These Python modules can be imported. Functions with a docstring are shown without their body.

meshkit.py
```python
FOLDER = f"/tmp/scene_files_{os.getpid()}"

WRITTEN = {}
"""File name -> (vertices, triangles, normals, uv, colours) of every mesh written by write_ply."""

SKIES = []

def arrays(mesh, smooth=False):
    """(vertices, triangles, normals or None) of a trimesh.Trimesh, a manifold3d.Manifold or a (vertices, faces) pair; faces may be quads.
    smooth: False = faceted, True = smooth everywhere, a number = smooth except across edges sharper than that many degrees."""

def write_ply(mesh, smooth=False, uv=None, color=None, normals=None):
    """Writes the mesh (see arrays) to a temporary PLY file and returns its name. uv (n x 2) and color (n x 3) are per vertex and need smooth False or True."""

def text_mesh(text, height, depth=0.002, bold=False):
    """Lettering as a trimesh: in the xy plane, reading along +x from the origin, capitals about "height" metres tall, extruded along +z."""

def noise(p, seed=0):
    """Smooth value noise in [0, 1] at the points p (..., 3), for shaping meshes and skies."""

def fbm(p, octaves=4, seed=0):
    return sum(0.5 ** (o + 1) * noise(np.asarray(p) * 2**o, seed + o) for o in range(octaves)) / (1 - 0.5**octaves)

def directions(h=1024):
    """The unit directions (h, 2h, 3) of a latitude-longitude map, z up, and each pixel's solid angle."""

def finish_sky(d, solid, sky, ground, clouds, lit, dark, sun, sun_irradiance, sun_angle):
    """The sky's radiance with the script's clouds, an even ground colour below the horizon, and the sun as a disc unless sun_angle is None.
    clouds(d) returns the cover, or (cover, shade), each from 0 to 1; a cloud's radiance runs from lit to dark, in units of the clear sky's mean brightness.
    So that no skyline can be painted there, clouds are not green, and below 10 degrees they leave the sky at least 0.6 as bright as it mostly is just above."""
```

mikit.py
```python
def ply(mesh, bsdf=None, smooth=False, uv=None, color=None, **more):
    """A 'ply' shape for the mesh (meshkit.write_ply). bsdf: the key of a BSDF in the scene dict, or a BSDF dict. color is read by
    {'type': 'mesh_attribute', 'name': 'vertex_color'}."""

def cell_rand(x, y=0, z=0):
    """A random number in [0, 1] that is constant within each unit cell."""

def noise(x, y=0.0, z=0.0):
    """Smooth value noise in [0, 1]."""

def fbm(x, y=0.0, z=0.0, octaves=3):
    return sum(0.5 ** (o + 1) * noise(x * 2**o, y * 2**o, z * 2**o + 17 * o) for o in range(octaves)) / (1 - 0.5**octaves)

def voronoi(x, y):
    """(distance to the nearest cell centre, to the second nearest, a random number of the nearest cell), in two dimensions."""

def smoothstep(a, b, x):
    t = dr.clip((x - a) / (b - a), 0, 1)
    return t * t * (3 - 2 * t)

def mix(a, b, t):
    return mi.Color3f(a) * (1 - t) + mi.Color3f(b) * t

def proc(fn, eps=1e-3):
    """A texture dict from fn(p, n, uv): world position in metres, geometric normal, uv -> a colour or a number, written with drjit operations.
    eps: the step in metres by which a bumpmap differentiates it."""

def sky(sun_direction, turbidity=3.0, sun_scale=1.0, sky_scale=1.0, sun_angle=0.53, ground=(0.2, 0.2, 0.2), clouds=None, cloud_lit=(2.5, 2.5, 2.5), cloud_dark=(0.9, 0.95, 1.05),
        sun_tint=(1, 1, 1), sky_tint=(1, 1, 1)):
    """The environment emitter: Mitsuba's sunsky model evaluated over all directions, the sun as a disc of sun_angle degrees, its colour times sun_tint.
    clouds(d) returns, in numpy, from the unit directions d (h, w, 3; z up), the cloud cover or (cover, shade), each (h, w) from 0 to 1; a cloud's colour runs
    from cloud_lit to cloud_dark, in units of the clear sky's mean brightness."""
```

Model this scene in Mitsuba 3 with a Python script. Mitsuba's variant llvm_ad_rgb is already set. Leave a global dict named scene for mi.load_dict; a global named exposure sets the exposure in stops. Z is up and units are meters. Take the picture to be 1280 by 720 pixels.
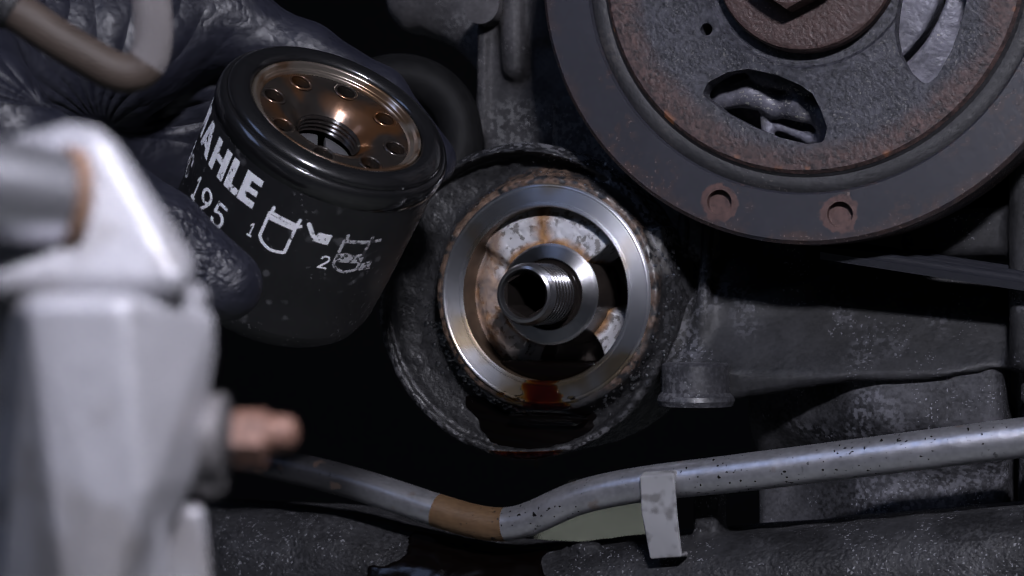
import math
import numpy as np
import trimesh
import manifold3d as m3
import shapely.geometry as sg
import shapely.ops as so
import drjit as dr
import mitsuba as mi
import mikit
import meshkit
from mikit import noise, fbm, smoothstep, mix, proc

rng = np.random.default_rng(7)
T = mi.ScalarTransform4f
scene, labels = {}, {}
exposure = 0.3

# ------------------------------------------------------------------ camera and lights (metres)
scene['camera'] = {'type': 'thinlens', 'fov': 29.86, 'fov_axis': 'x', 'aperture_radius': 0.0023, 'focus_distance': 0.557,
                   'near_clip': 0.02, 'far_clip': 30.0,
                   'to_world': T().look_at(origin=[0, -0.6, 0], target=[0, 0, 0], up=[0, 0, 1])}
LAMP_AT, LAMP_AIM = [0.08, -0.62, 0.31], [0.01, 0.0, 0.02]
LAMP_W, LAMP_H, LAMP_L = 0.075, 0.035, (430, 426, 485)
WORKSHOP = (0.010, 0.011, 0.015)                      # faint light of the dim workshop all round
scene['workshop_ambience'] = {'type': 'constant', 'radiance': {'type': 'rgb', 'value': list(WORKSHOP)}}
PANEL_L = (0.75, 1.0, 1.75)  # added bluish panel, there for the reflection in the seat ring
FLOOR_LAMP_L = (1.7, 1.75, 1.7)  # added lamp that brightens the floor behind the engine

# ------------------------------------------------------------------ frames, in millimetres
MM = T().scale(0.001)
YAW = math.radians(21)
UA = np.array([math.cos(YAW), -math.sin(YAW), 0]); VA = np.array([math.sin(YAW), math.cos(YAW), 0]); WA = np.array([0, 0, 1.0])


def frame(origin, x, y, z):
    m = np.eye(4)
    m[:3, 0], m[:3, 1], m[:3, 2], m[:3, 3] = x, y, z, origin
    m[:3] *= 0.001
    return T(m.tolist())


ENG = frame([0, 0, 0], UA, VA, WA)                     # engine face: u right, v into the engine, w up


def eng_uvw(p):                                        # world point (drjit) -> engine millimetres
    x, y, z = p.x * 1000, p.y * 1000, p.z * 1000
    return x * float(UA[0]) + y * float(UA[1]), x * float(VA[0]) + y * float(VA[1]), z


# ------------------------------------------------------------------ materials
def rgb(*c):
    return {'type': 'rgb', 'value': list(map(float, c if len(c) == 3 else c * 3))}


def mat(name, base, rough=0.5, metallic=0.0, bump=None, bump_mm=0.2, two=True, **kw):
    b = {'type': 'principled', 'base_color': proc(base) if callable(base) else rgb(*base),
         'roughness': proc(rough) if callable(rough) else rough, 'metallic': metallic, **kw}
    if bump is not None:
        b = {'type': 'bumpmap', 'arbitrary': proc(bump, 1.2e-4), 'scale': bump_mm * 0.001, 'bsdf': b}
    scene[name] = {'type': 'twosided', 'bsdf': b} if two else b
    return name


def lattice(n, octaves, per):
    """Periodic value noise on an n^3 lattice with per samples to the unit, summed over octaves: the smooth noise all materials draw on."""
    g, k = np.zeros((n, n, n)), np.arange(n)
    for o in range(octaves):
        m = n // per * 2 ** o
        r = rng.random((m, m, m))
        x = k / per * 2 ** o
        i = np.floor(x).astype(int); t = x - i; t = t * t * (3 - 2 * t); j = (i + 1) % m
        for a in range(3):
            sh = [1, 1, 1]; sh[a] = n
            r = np.take(r, i, a) * (1 - t.reshape(sh)) + np.take(r, j, a) * t.reshape(sh)
        g += 0.5 ** (o + 1) * r
    f = mi.Float((g / (1 - 0.5 ** octaves)).astype(np.float32).ravel())
    dr.eval(f)
    return f


FBM, ONE = lattice(128, 3, 8), lattice(64, 1, 4)


def look(table, n):
    def at(x, y, z):
        p = [x, y, z]
        f = [dr.floor(v) for v in p]
        t = [v - a for v, a in zip(p, f)]
        i = [mi.UInt32(mi.Int32(a) & (n - 1)) for a in f]
        j = [(a + 1) & (n - 1) for a in i]
        g = lambda a, b, c: dr.gather(mi.Float, table, (a * n + b) * n + c)
        row = lambda b, c: dr.lerp(g(i[0], b, c), g(j[0], b, c), t[0])
        return dr.lerp(dr.lerp(row(i[1], i[2]), row(j[1], i[2]), t[1]), dr.lerp(row(i[1], j[2]), row(j[1], j[2]), t[1]), t[2])
    return at


LOOKS = [look(FBM, 128), look(ONE, 64)]
WHICH = [dr.opaque(mi.UInt32, k) for k in (0, 1)]


def F(p, s, o=3, dx=0.0):                              # three octaves, s units to the metre
    return dr.switch(WHICH[0], LOOKS, (p.x * s + dx) * 8, (p.y * s + dx) * 8, (p.z * s + 3 * dx) * 8)


def N(p, s, dx=0.0):                                   # one octave
    return dr.switch(WHICH[1], LOOKS, (p.x * s + dx) * 4, (p.y * s - dx) * 4, (p.z * s + 2 * dx) * 4)


def grit(p, n, uv):
    return F(p, 1100)


def cast(dark, light, fleck, lo=0.55, amount=0.78, smear=0.42):
    def fn(p, n, uv):
        c = mix(dark, light, dr.clip(smoothstep(0.32, 0.7, F(p, 70)) * 0.75 + 1.3 * (F(p, 1150, 3, 2.0) - 0.42), 0, 1.2))
        c = mix(c, fleck, smoothstep(0.52, 0.68, F(p, 55, 3, 7.0)) * smoothstep(0.42, 0.66, F(p, 900, 3, 1.0)) * smear)
        c = mix(c, fleck, smoothstep(amount, amount + 0.06, N(p, 1900)) * smoothstep(lo, lo + 0.12, F(p, 90, 3, 5.0)))
        return c
    return fn


def rough_cast(p, n, uv):
    return 0.42 + 0.35 * F(p, 160, 3, 9.0)


mat('m_cast_dark', cast((0.0056, 0.0056, 0.0061), (0.0178, 0.0178, 0.0196), (0.1123, 0.1123, 0.1264)), rough_cast, bump=grit, bump_mm=0.12, specular=0.35)
mat('m_cast_grey', cast((0.0432, 0.0413, 0.0432), (0.0768, 0.0739, 0.0768), (0.1728, 0.1728, 0.1728), 0.6, 0.8), 0.6, bump=grit, bump_mm=0.25, specular=0.3)
mat('m_boss', cast((0.022, 0.022, 0.025), (0.065, 0.065, 0.072), (0.15, 0.15, 0.16), 0.6), lambda p, n, uv: 0.32 + 0.2 * F(p, 200), specular=0.6)
mat('m_cover', cast((0.0186, 0.0180, 0.0191), (0.0429, 0.0406, 0.0429), (0.1392, 0.1392, 0.1392), 0.6), 0.6, bump=grit, bump_mm=0.15, specular=0.3)
mat('m_sump', cast((0.0112, 0.0112, 0.0124), (0.0562, 0.0562, 0.0622), (0.1950, 0.1950, 0.2175), 0.52, 0.78), rough_cast, bump=grit, bump_mm=0.25, specular=0.4)
mat('m_bar', cast((0.0070, 0.0070, 0.0077), (0.0224, 0.0224, 0.0245), (0.1540, 0.1540, 0.1645), 0.42, 0.78, 0.12), lambda p, n, uv: 0.5 + 0.2 * F(p, 200), bump=grit, bump_mm=0.45, specular=0.35)
mat('m_black', (0.014, 0.014, 0.0145), 0.7, specular=0.1)  # black stands in for the unlit depth behind the engine

PC = (97.0, 94.0)                                      # pulley axis in the engine frame


def pulley_r(p):
    u, v, w = eng_uvw(p)
    return dr.sqrt(dr.square(u - PC[0]) + dr.square(w - PC[1])), u, w


def hub_color(p, n, uv):
    r, u, w = pulley_r(p)
    c = mix((0.0048, 0.0052, 0.0080), (0.0440, 0.0440, 0.0544), dr.clip(0.55 * F(p, 260) + 1.5 * (F(p, 1050, 3, 1.0) - 0.36), 0, 1))
    c = mix(c, (0.0800, 0.0760, 0.0720), smoothstep(0.74, 0.84, N(p, 2200)) * smoothstep(0.42, 0.55, F(p, 120, 2, 2.0)))
    rust = mix((0.0112, 0.0072, 0.0072), (0.0760, 0.0432, 0.0376), dr.clip(0.5 * F(p, 300, 3, 4.0) + 1.5 * (F(p, 1000, 3, 6.0) - 0.36), 0, 1))
    rust = mix(rust, (0.2080, 0.0760, 0.0280), smoothstep(0.66, 0.8, F(p, 260, 3, 7.0)) * smoothstep(58.5, 61.0, r))
    edge = smoothstep(50.5, 57.5, r + 9 * (F(p, 90, 3, 1.0) - 0.5))
    return mix(c, rust, edge * 0.92)


def ring_color(p, n, uv):
    r, u, w = pulley_r(p)
    c = mix((0.0129, 0.0133, 0.0184), (0.0204, 0.0207, 0.0279), F(p, 60) * 0.6 + F(p, 900) * 0.4)
    spots = smoothstep(0.50, 0.62, F(p, 700, 3, 3.0)) * smoothstep(0.50, 0.62, F(p, 90, 3, 8.0))
    edge = smoothstep(77.0, 81.0, r + 7 * (F(p, 420, 3, 6.0) - 0.5)) * smoothstep(0.36, 0.5, F(p, 60, 3, 2.0))
    dim = mi.Float(0)
    for du, dw in ((70.6, 25.0), (106.0, 21.0)):
        d = dr.sqrt(dr.square(u - du) + dr.square(w - dw)) + 3.0 * (F(p, 500, 3) - 0.5)
        dim = dr.maximum(dim, 1 - smoothstep(5.0, 6.0, d))
    rust = mix((0.0170, 0.0109, 0.0102), (0.0510, 0.0313, 0.0279), F(p, 800, 3, 4.0))
    rust = mix(rust, (0.1360, 0.0952, 0.0816), smoothstep(0.78, 0.86, N(p, 2100)))
    c = mix(c, rust, dr.clip(spots * 0.6 + edge * 0.7, 0, 1))
    return mix(c, mix((0.03, 0.016, 0.014), (0.105, 0.056, 0.047), F(p, 700, 3, 4.0)), dim * 0.9)


mat('m_pulley_hub', hub_color, 0.62, bump=lambda p, n, uv: F(p, 1350), bump_mm=0.3, specular=0.45)
mat('m_pulley_ring', ring_color, 0.5, bump=grit, bump_mm=0.05, specular=0.45)
mat('m_pulley_rubber', cast((0.0077, 0.0077, 0.0091), (0.0182, 0.0178, 0.0196), (0.0490, 0.0420, 0.0385), 0.6), 0.6, bump=grit, bump_mm=0.15)
mat('m_rust', lambda p, n, uv: mix(mix((0.0160, 0.0096, 0.0088), (0.0656, 0.0384, 0.0344), F(p, 330) * 0.4 + F(p, 1100) * 0.6), (0.1200, 0.0840, 0.0760), smoothstep(0.78, 0.88, N(p, 2300)) * 0.6),
    0.6, bump=grit, bump_mm=0.4, specular=0.4)
mat('m_rust_light', lambda p, n, uv: mix((0.07, 0.035, 0.026), (0.26, 0.135, 0.095), F(p, 420)), 0.6, bump=grit, bump_mm=0.3)
mat('m_rust_brown', lambda p, n, uv: mix((0.09, 0.05, 0.03), (0.22, 0.13, 0.085), F(p, 260)), 0.6)

RC = (10.5, -1.9)                                      # axis of the filter seat in the engine frame


def turned_tint(p, n, uv):
    u, v, w = eng_uvw(p)
    return mix((0.78, 0.80, 0.85), (0.58, 0.47, 0.33), smoothstep(0.46, 0.66, F(p, 75, 3, 11.0)))


scene['m_turned'] = {'type': 'twosided', 'bsdf': {'type': 'roughconductor', 'material': 'Al', 'distribution': 'ggx', 'alpha_u': 0.10, 'alpha_v': 0.27, 'specular_reflectance': proc(turned_tint)}}
scene['m_faced'] = {'type': 'twosided', 'bsdf': {'type': 'roughconductor', 'material': 'Al', 'distribution': 'ggx', 'alpha_u': 0.07, 'alpha_v': 0.40, 'specular_reflectance': rgb(0.86, 0.87, 0.90)}}


def floor_color(p, n, uv):
    u, v, w = eng_uvw(p)
    c = mix((0.38, 0.38, 0.39), (0.62, 0.62, 0.65), F(p, 130))
    c = mix(c, (0.08, 0.07, 0.06), smoothstep(0.52, 0.66, F(p, 640, 3, 8.0)) * 0.75 * smoothstep(0.42, 0.55, F(p, 120, 3, 5.0)))
    brown = mix((0.07, 0.032, 0.014), (0.40, 0.20, 0.07), dr.clip(1.6 * F(p, 480, 3, 1.5) - 0.3, 0, 1))
    r = dr.sqrt(dr.square(u - RC[0]) + dr.square(w - RC[1]))
    seep = 1 - smoothstep(0.0, 5.5, dr.abs(u - 8.0 + 0.12 * (w - 20) + 5 * (F(p, 210, 3, 3.0) - 0.5)))
    seep = dr.maximum(seep * smoothstep(12.0, 15.0, w), 1 - smoothstep(16.2, 18.8, r + 2.6 * (F(p, 330, 3, 6.0) - 0.5)))
    left = (1 - smoothstep(-9.0, -3.5, u + 8 * (F(p, 200, 3, 2.0) - 0.5))) * 0.75
    return mix(c, brown, dr.clip(dr.maximum(seep, left) * 0.95, 0, 1))


mat('m_seat_floor', floor_color, 0.38, metallic=0.25, bump=grit, bump_mm=0.3, clearcoat=0.5, clearcoat_gloss=0.8)
mat('m_oily_cast', lambda p, n, uv: mix((0.010, 0.008, 0.007), (0.035, 0.028, 0.024), F(p, 150)), 0.3, specular=0.5)  # oily, and darkened to paint the shade of the deep cavity
mat('m_ring_wall_shade', lambda p, n, uv: mix((0.030, 0.020, 0.013), (0.14, 0.10, 0.07), F(p, 200)), 0.35, metallic=0.5)  # dark brown paints the shadow on the ring's inner wall
mat('m_thread', (0.22, 0.22, 0.23), 0.2, metallic=0.9)
mat('m_black_rubber', lambda p, n, uv: mix((0.004, 0.004, 0.0042), (0.009, 0.009, 0.0094), F(p, 300)), 0.6, specular=0.1)
mat('m_oily_shaded_steel', (0.012, 0.010, 0.009), 0.14, specular=0.5)  # oily, and darkened to paint shade in the stub bore and thread roots
mat('m_steel', lambda p, n, uv: mix((0.45, 0.45, 0.48), (0.62, 0.62, 0.66), F(p, 120, 3)), 0.3, metallic=0.9)


def dish_color(p, n, uv):
    u, v, w = eng_uvw(p)
    c = mix((0.0059, 0.0059, 0.0064), (0.0238, 0.0238, 0.0255), dr.clip(0.5 * F(p, 150) + 1.3 * (F(p, 1100) - 0.35), 0, 1))
    r = dr.sqrt(dr.square(u - RC[0]) + dr.square(w - RC[1])) + 5.0 * (F(p, 260, 4, 2.0) - 0.5)
    r = r + 3.5 * smoothstep(12.0, 26.0, u)
    crust = (1 - smoothstep(38.2, 41.0, r)) * smoothstep(-36, -26, w) * smoothstep(0.34, 0.5, F(p, 520, 3, 4.0))
    dirt = mix((0.0255, 0.0145, 0.0085), (0.1445, 0.0978, 0.0723), dr.clip(1.7 * F(p, 900, 3, 5.0) - 0.35, 0, 1))
    c = mix(c, dirt, crust)
    ro = dr.sqrt(dr.square(u) + dr.square(w + 4.0))
    worn = smoothstep(47.6, 48.6, ro + 1.6 * (F(p, 400, 3) - 0.5)) * smoothstep(0.46, 0.6, F(p, 800, 3, 12.0))
    chip = smoothstep(42.0, 43.2, u) * smoothstep(3.0, 6.0, w) * (1 - smoothstep(18.0, 20.0, w)) * smoothstep(9.0, 7.0, v) * smoothstep(0.36, 0.5, F(p, 600, 3, 7.0))
    c = mix(c, (0.1105, 0.1062, 0.1020), chip * 0.7)
    return mix(c, (0.1190, 0.1190, 0.1275), worn * 0.7 * (1 - 0.75 * smoothstep(30.0, 40.0, u) * smoothstep(22.0, 16.0, w + 8)))


mat('m_dish', dish_color, lambda p, n, uv: 0.22 + 0.5 * F(p, 210, 3, 6.0), bump=grit, bump_mm=0.25, specular=0.45)
scene['m_oil'] = {'type': 'twosided', 'bsdf': {'type': 'roughplastic', 'distribution': 'ggx', 'alpha': 0.05, 'int_ior': 1.47, 'nonlinear': True, 'diffuse_reflectance': rgb(0.003, 0.0014, 0.001)}}
scene['oil_absorption'] = {'type': 'homogeneous', 'albedo': 0.0, 'scale': 6800.0, 'sigma_t': {'type': 'rgb', 'value': [0.045, 0.26, 0.85]}}
scene['m_oil_clear'] = {'type': 'thindielectric', 'int_ior': 1.47, 'ext_ior': 1.0}
mat('m_grease', (0.30, 0.30, 0.31), 0.1, metallic=1.0, specular=0.8, clearcoat=1.0, clearcoat_gloss=0.95)


def can_color(p, n, uv):
    c = mix((0.0043, 0.0043, 0.0048), (0.0102, 0.0102, 0.0119), F(p, 110, 3))
    return mix(c, (0.1360, 0.1360, 0.1445), smoothstep(0.66, 0.8, F(p, 240, 4, 3.0)) * 0.35 + smoothstep(0.8, 0.86, N(p, 1100)) * smoothstep(0.5, 0.65, F(p, 90, 2, 8.0)) * 0.5)


mat('m_can', can_color, lambda p, n, uv: 0.34 + 0.25 * F(p, 130, 3, 2.0), specular=0.5, bump=lambda p, n, uv: F(p, 500, 3), bump_mm=0.06)
mat('m_print', lambda p, n, uv: mix((0.68, 0.69, 0.72), (0.04, 0.04, 0.045), smoothstep(0.62, 0.70, F(p, 1300, 4, 3.0)) * smoothstep(0.42, 0.55, F(p, 160, 3, 1.0))), 0.5)
mat('m_print_worn', lambda p, n, uv: mix((0.40, 0.40, 0.42), (0.03, 0.03, 0.034), smoothstep(0.50, 0.58, F(p, 1500, 4, 5.0))), 0.5)
mat('m_gasket', (0.004, 0.004, 0.0045), 0.12, specular=0.6, clearcoat=1.0, clearcoat_gloss=0.95)


def plate_color(p, n, uv):
    return mix(mix((0.035, 0.030, 0.027), (0.075, 0.060, 0.050), F(p, 220)), (0.20, 0.075, 0.016), smoothstep(0.46, 0.68, F(p, 85, 3, 2.0)) * 0.75)


mat('m_plate', plate_color, lambda p, n, uv: 0.14 + 0.16 * F(p, 120), metallic=0.8, clearcoat=1.0, clearcoat_gloss=0.93)
mat('m_plate_rim', lambda p, n, uv: mix((0.45, 0.28, 0.17), (0.80, 0.68, 0.56), smoothstep(0.35, 0.6, F(p, 160))), 0.2, metallic=0.95)
WEB_AT, THUMB_AT = (-119.0, 46.0), (-84.0, 8.0)


def glove_relief(p, n, uv):
    x, z = p.x * 1000 - WEB_AT[0], p.z * 1000 - WEB_AT[1]
    rad, ang = dr.sqrt(x * x + z * z), dr.atan2(z, x)
    fan = dr.abs(dr.sin(ang * 13 + 5 * N(p, 60))) * dr.exp(-dr.square((rad - 18) / 30)) * smoothstep(-0.3, 0.1, ang)
    tx, tz = p.x * 1000 - THUMB_AT[0], p.z * 1000 - THUMB_AT[1]
    pucker = dr.exp(-(tx * tx + tz * tz) / 260)
    crease = dr.abs(F(p, 210) - 0.5) * 2
    fine = dr.abs(F(p, 560, 3, 3.0) - 0.5) * 2
    return 0.9 * fan + 0.55 * crease + fine * (0.12 + 1.1 * pucker)


mat('m_glove', lambda p, n, uv: mix((0.0058, 0.0063, 0.0116), (0.0122, 0.0130, 0.0214), F(p, 120)), lambda p, n, uv: 0.40 + 0.22 * F(p, 300), specular=0.5,
    bump=glove_relief, bump_mm=0.9)
mat('m_alu_shaded', lambda p, n, uv: mix((0.09, 0.085, 0.085), (0.24, 0.23, 0.235), F(p, 160)), 0.5, metallic=0.4)  # darker copy of the alloy, painting the boss's shade under the overhang
mat('m_alu', lambda p, n, uv: mix(mix((0.2750, 0.2712, 0.2900), (0.4000, 0.3962, 0.4200), F(p, 90)), (0.1375, 0.1200, 0.1038), smoothstep(0.54, 0.72, F(p, 130, 3, 4.0)) * 0.45), 0.48, metallic=0.3, bump=grit, bump_mm=0.15)


def pits(p, s, a):
    return smoothstep(a, a + 0.04, N(p, s)) * smoothstep(0.4, 0.55, F(p, 60, 2, 4.0))


def pipe_color(p, n, uv):
    u, v, w = eng_uvw(p)
    c = mix((0.25, 0.25, 0.265), (0.52, 0.52, 0.55), F(p, 140) * 0.6 + F(p, 900) * 0.5)
    grime = smoothstep(-26.0, -54.0, u + 16 * (F(p, 60, 3) - 0.5))
    c = mix(c, (0.045, 0.043, 0.046), grime * 0.9)
    c = mix(c, (0.30, 0.20, 0.15), smoothstep(0.70, 0.78, F(p, 160, 3, 9.0)) * 0.5)
    return mix(c, (0.01, 0.01, 0.012), pits(p, 1250, 0.82))


mat('m_pipe', pipe_color, lambda p, n, uv: 0.24 + 0.2 * F(p, 300), metallic=0.8, bump=grit, bump_mm=0.06, specular=0.5)
mat('m_pipe_brown', lambda p, n, uv: mix(mix((0.055, 0.03, 0.015), (0.125, 0.075, 0.038), F(p, 130) * 0.5 + F(p, 800) * 0.5), (0.01, 0.008, 0.006), pits(p, 1150, 0.82)), 0.45, bump=grit, bump_mm=0.2)
mat('m_clip', lambda p, n, uv: mix(mix((0.2040, 0.2040, 0.2082), (0.2890, 0.2890, 0.2975), F(p, 90, 3)), (0.0510, 0.0467, 0.0425), smoothstep(0.50, 0.72, F(p, 260, 4, 5.0)) * 0.6), 0.42, bump=grit, bump_mm=0.1)
mat('m_hose', lambda p, n, uv: mix((0.032, 0.023, 0.018), (0.056, 0.042, 0.034), F(p, 90)), 0.62, specular=0.3)
mat('m_hose_ribbed', lambda p, n, uv: mix((0.0918, 0.0832, 0.0832), (0.1350, 0.1253, 0.1253), F(p, 90, 3)), 0.62, specular=0.3)
mat('m_belt', (0.009, 0.0095, 0.0135), 0.45, specular=0.5)
mat('m_floor', lambda p, n, uv: mix((0.2805, 0.2932, 0.2550), (0.3485, 0.3612, 0.3230), F(p, 3, 3)), 0.6)
mat('m_lamp_body', (0.03, 0.03, 0.03), 0.5)
mat('m_skin_glove_tip', (0.22, 0.21, 0.20), 0.45)


# ------------------------------------------------------------------ shape helpers
def add(key, mesh, bsdf, to_world=MM, smooth=30, uv=None, **more):
    n, k = 1, key
    while k in scene:
        k, n = f'{key}_{n:03d}', n + 1
    scene[k] = mikit.ply(mesh, bsdf, smooth, uv, to_world=to_world, **more)
    return k


def tag(key, label=None, category=None, group=None, kind=None):
    labels[key] = {a: b for a, b in dict(label=label, category=category, group=group, kind=kind).items() if b}


def net(f, lo, hi, h):
    """Surface nets of the signed distance f(P) (negative inside) over a box, as (vertices, triangles)."""
    lo, hi = np.array(lo, float), np.array(hi, float)
    ax = [np.arange(a, b + h, h) for a, b in zip(lo, hi)]
    shape = tuple(len(a) for a in ax)
    G = np.stack(np.meshgrid(*ax, indexing='ij'), -1)
    V = f(G.reshape(-1, 3)).reshape(shape)
    edge = np.minimum.reduce([np.minimum(np.arange(s)[(slice(None),) + (None,) * (2 - i)], (s - 1 - np.arange(s))[(slice(None),) + (None,) * (2 - i)]) + np.zeros(shape)
                              if i == 0 else np.moveaxis(np.broadcast_to(np.minimum(np.arange(s), s - 1 - np.arange(s)), shape[:i] + shape[i + 1:] + (s,)), -1, i) for i, s in enumerate(shape)])
    V = np.maximum(V, (1.5 - edge) * h)
    ins = V < 0
    c = [(i, j, k) for i in (0, 1) for j in (0, 1) for k in (0, 1)]
    sl = lambda o: tuple(slice(a, s - 1 + a) for a, s in zip(o, shape))
    cnt = sum(ins[sl(o)].astype(np.int8) for o in c)
    act = np.argwhere((cnt > 0) & (cnt < 8))
    vals = np.stack([V[act[:, 0] + o[0], act[:, 1] + o[1], act[:, 2] + o[2]] for o in c], 1)
    tot, num = np.zeros((len(act), 3)), np.zeros(len(act))
    for a in range(8):
        for b in range(a + 1, 8):
            if sum(abs(x - y) for x, y in zip(c[a], c[b])) == 1:
                va, vb = vals[:, a], vals[:, b]
                m = (va < 0) != (vb < 0)
                t = np.where(m, va / np.where(m, va - vb, 1), 0)
                tot += m[:, None] * (np.array(c[a]) + t[:, None] * (np.array(c[b]) - np.array(c[a])))
                num += m
    verts = lo + (act + tot / num[:, None]) * h
    idx = -np.ones(tuple(s - 1 for s in shape), np.int64)
    idx[tuple(act.T)] = np.arange(len(act))
    quads = []
    for d in range(3):
        e, g = [x for x in range(3) if x != d]
        s0 = [slice(1, -1)] * 3; s1 = [slice(1, -1)] * 3
        s0[d], s1[d] = slice(0, -1), slice(1, None)
        A, B = ins[tuple(s0)], ins[tuple(s1)]
        w = np.argwhere(A != B)
        first = A[tuple(w.T)]
        p = w.copy(); p[:, e] += 1; p[:, g] += 1
        q = []
        for de, dg in ((0, 0), (1, 0), (1, 1), (0, 1)):
            r = p.copy(); r[:, e] -= 1 - de; r[:, g] -= 1 - dg
            q.append(idx[tuple(r.T)])
        q = np.stack(q, 1)
        flip = first if d != 1 else ~first
        quads.append(np.where(flip[:, None], q, q[:, ::-1]))
    q = np.vstack(quads)
    return verts, np.vstack([q[:, [0, 1, 2]], q[:, [0, 2, 3]]])


def smin(a, b, k):
    h = np.clip(0.5 + 0.5 * (b - a) / k, 0, 1)
    return b + (a - b) * h - k * h * (1 - h)


def smax(a, b, k):
    return -smin(-a, -b, k)


def sbox(P, lo, hi, r=0.0):
    lo, hi = np.array(lo, float), np.array(hi, float)
    q = np.abs(P - (lo + hi) / 2) - (hi - lo) / 2 + r
    return np.linalg.norm(np.maximum(q, 0), axis=1) + np.minimum(q.max(1), 0) - r


def scap(P, a, b, ra, rb=None):
    a, b = np.array(a, float), np.array(b, float)
    rb = ra if rb is None else rb
    t = np.clip((P - a) @ (b - a) / ((b - a) @ (b - a)), 0, 1)
    return np.linalg.norm(P - a - t[:, None] * (b - a), axis=1) - (ra + (rb - ra) * t)


def schain(P, pts, radii, k=2.0):
    d = None
    for i in range(len(pts) - 1):
        e = scap(P, pts[i], pts[i + 1], radii[i], radii[i + 1])
        d = e if d is None else smin(d, e, k)
    return d


def rough(P, d, amp, s, seed=0, octaves=3):
    near = np.abs(d) < 3 * amp + 3
    d = d.copy()
    d[near] += amp * 2 * (meshkit.fbm(P[near] * s, octaves, seed) - 0.5)
    return d


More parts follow.
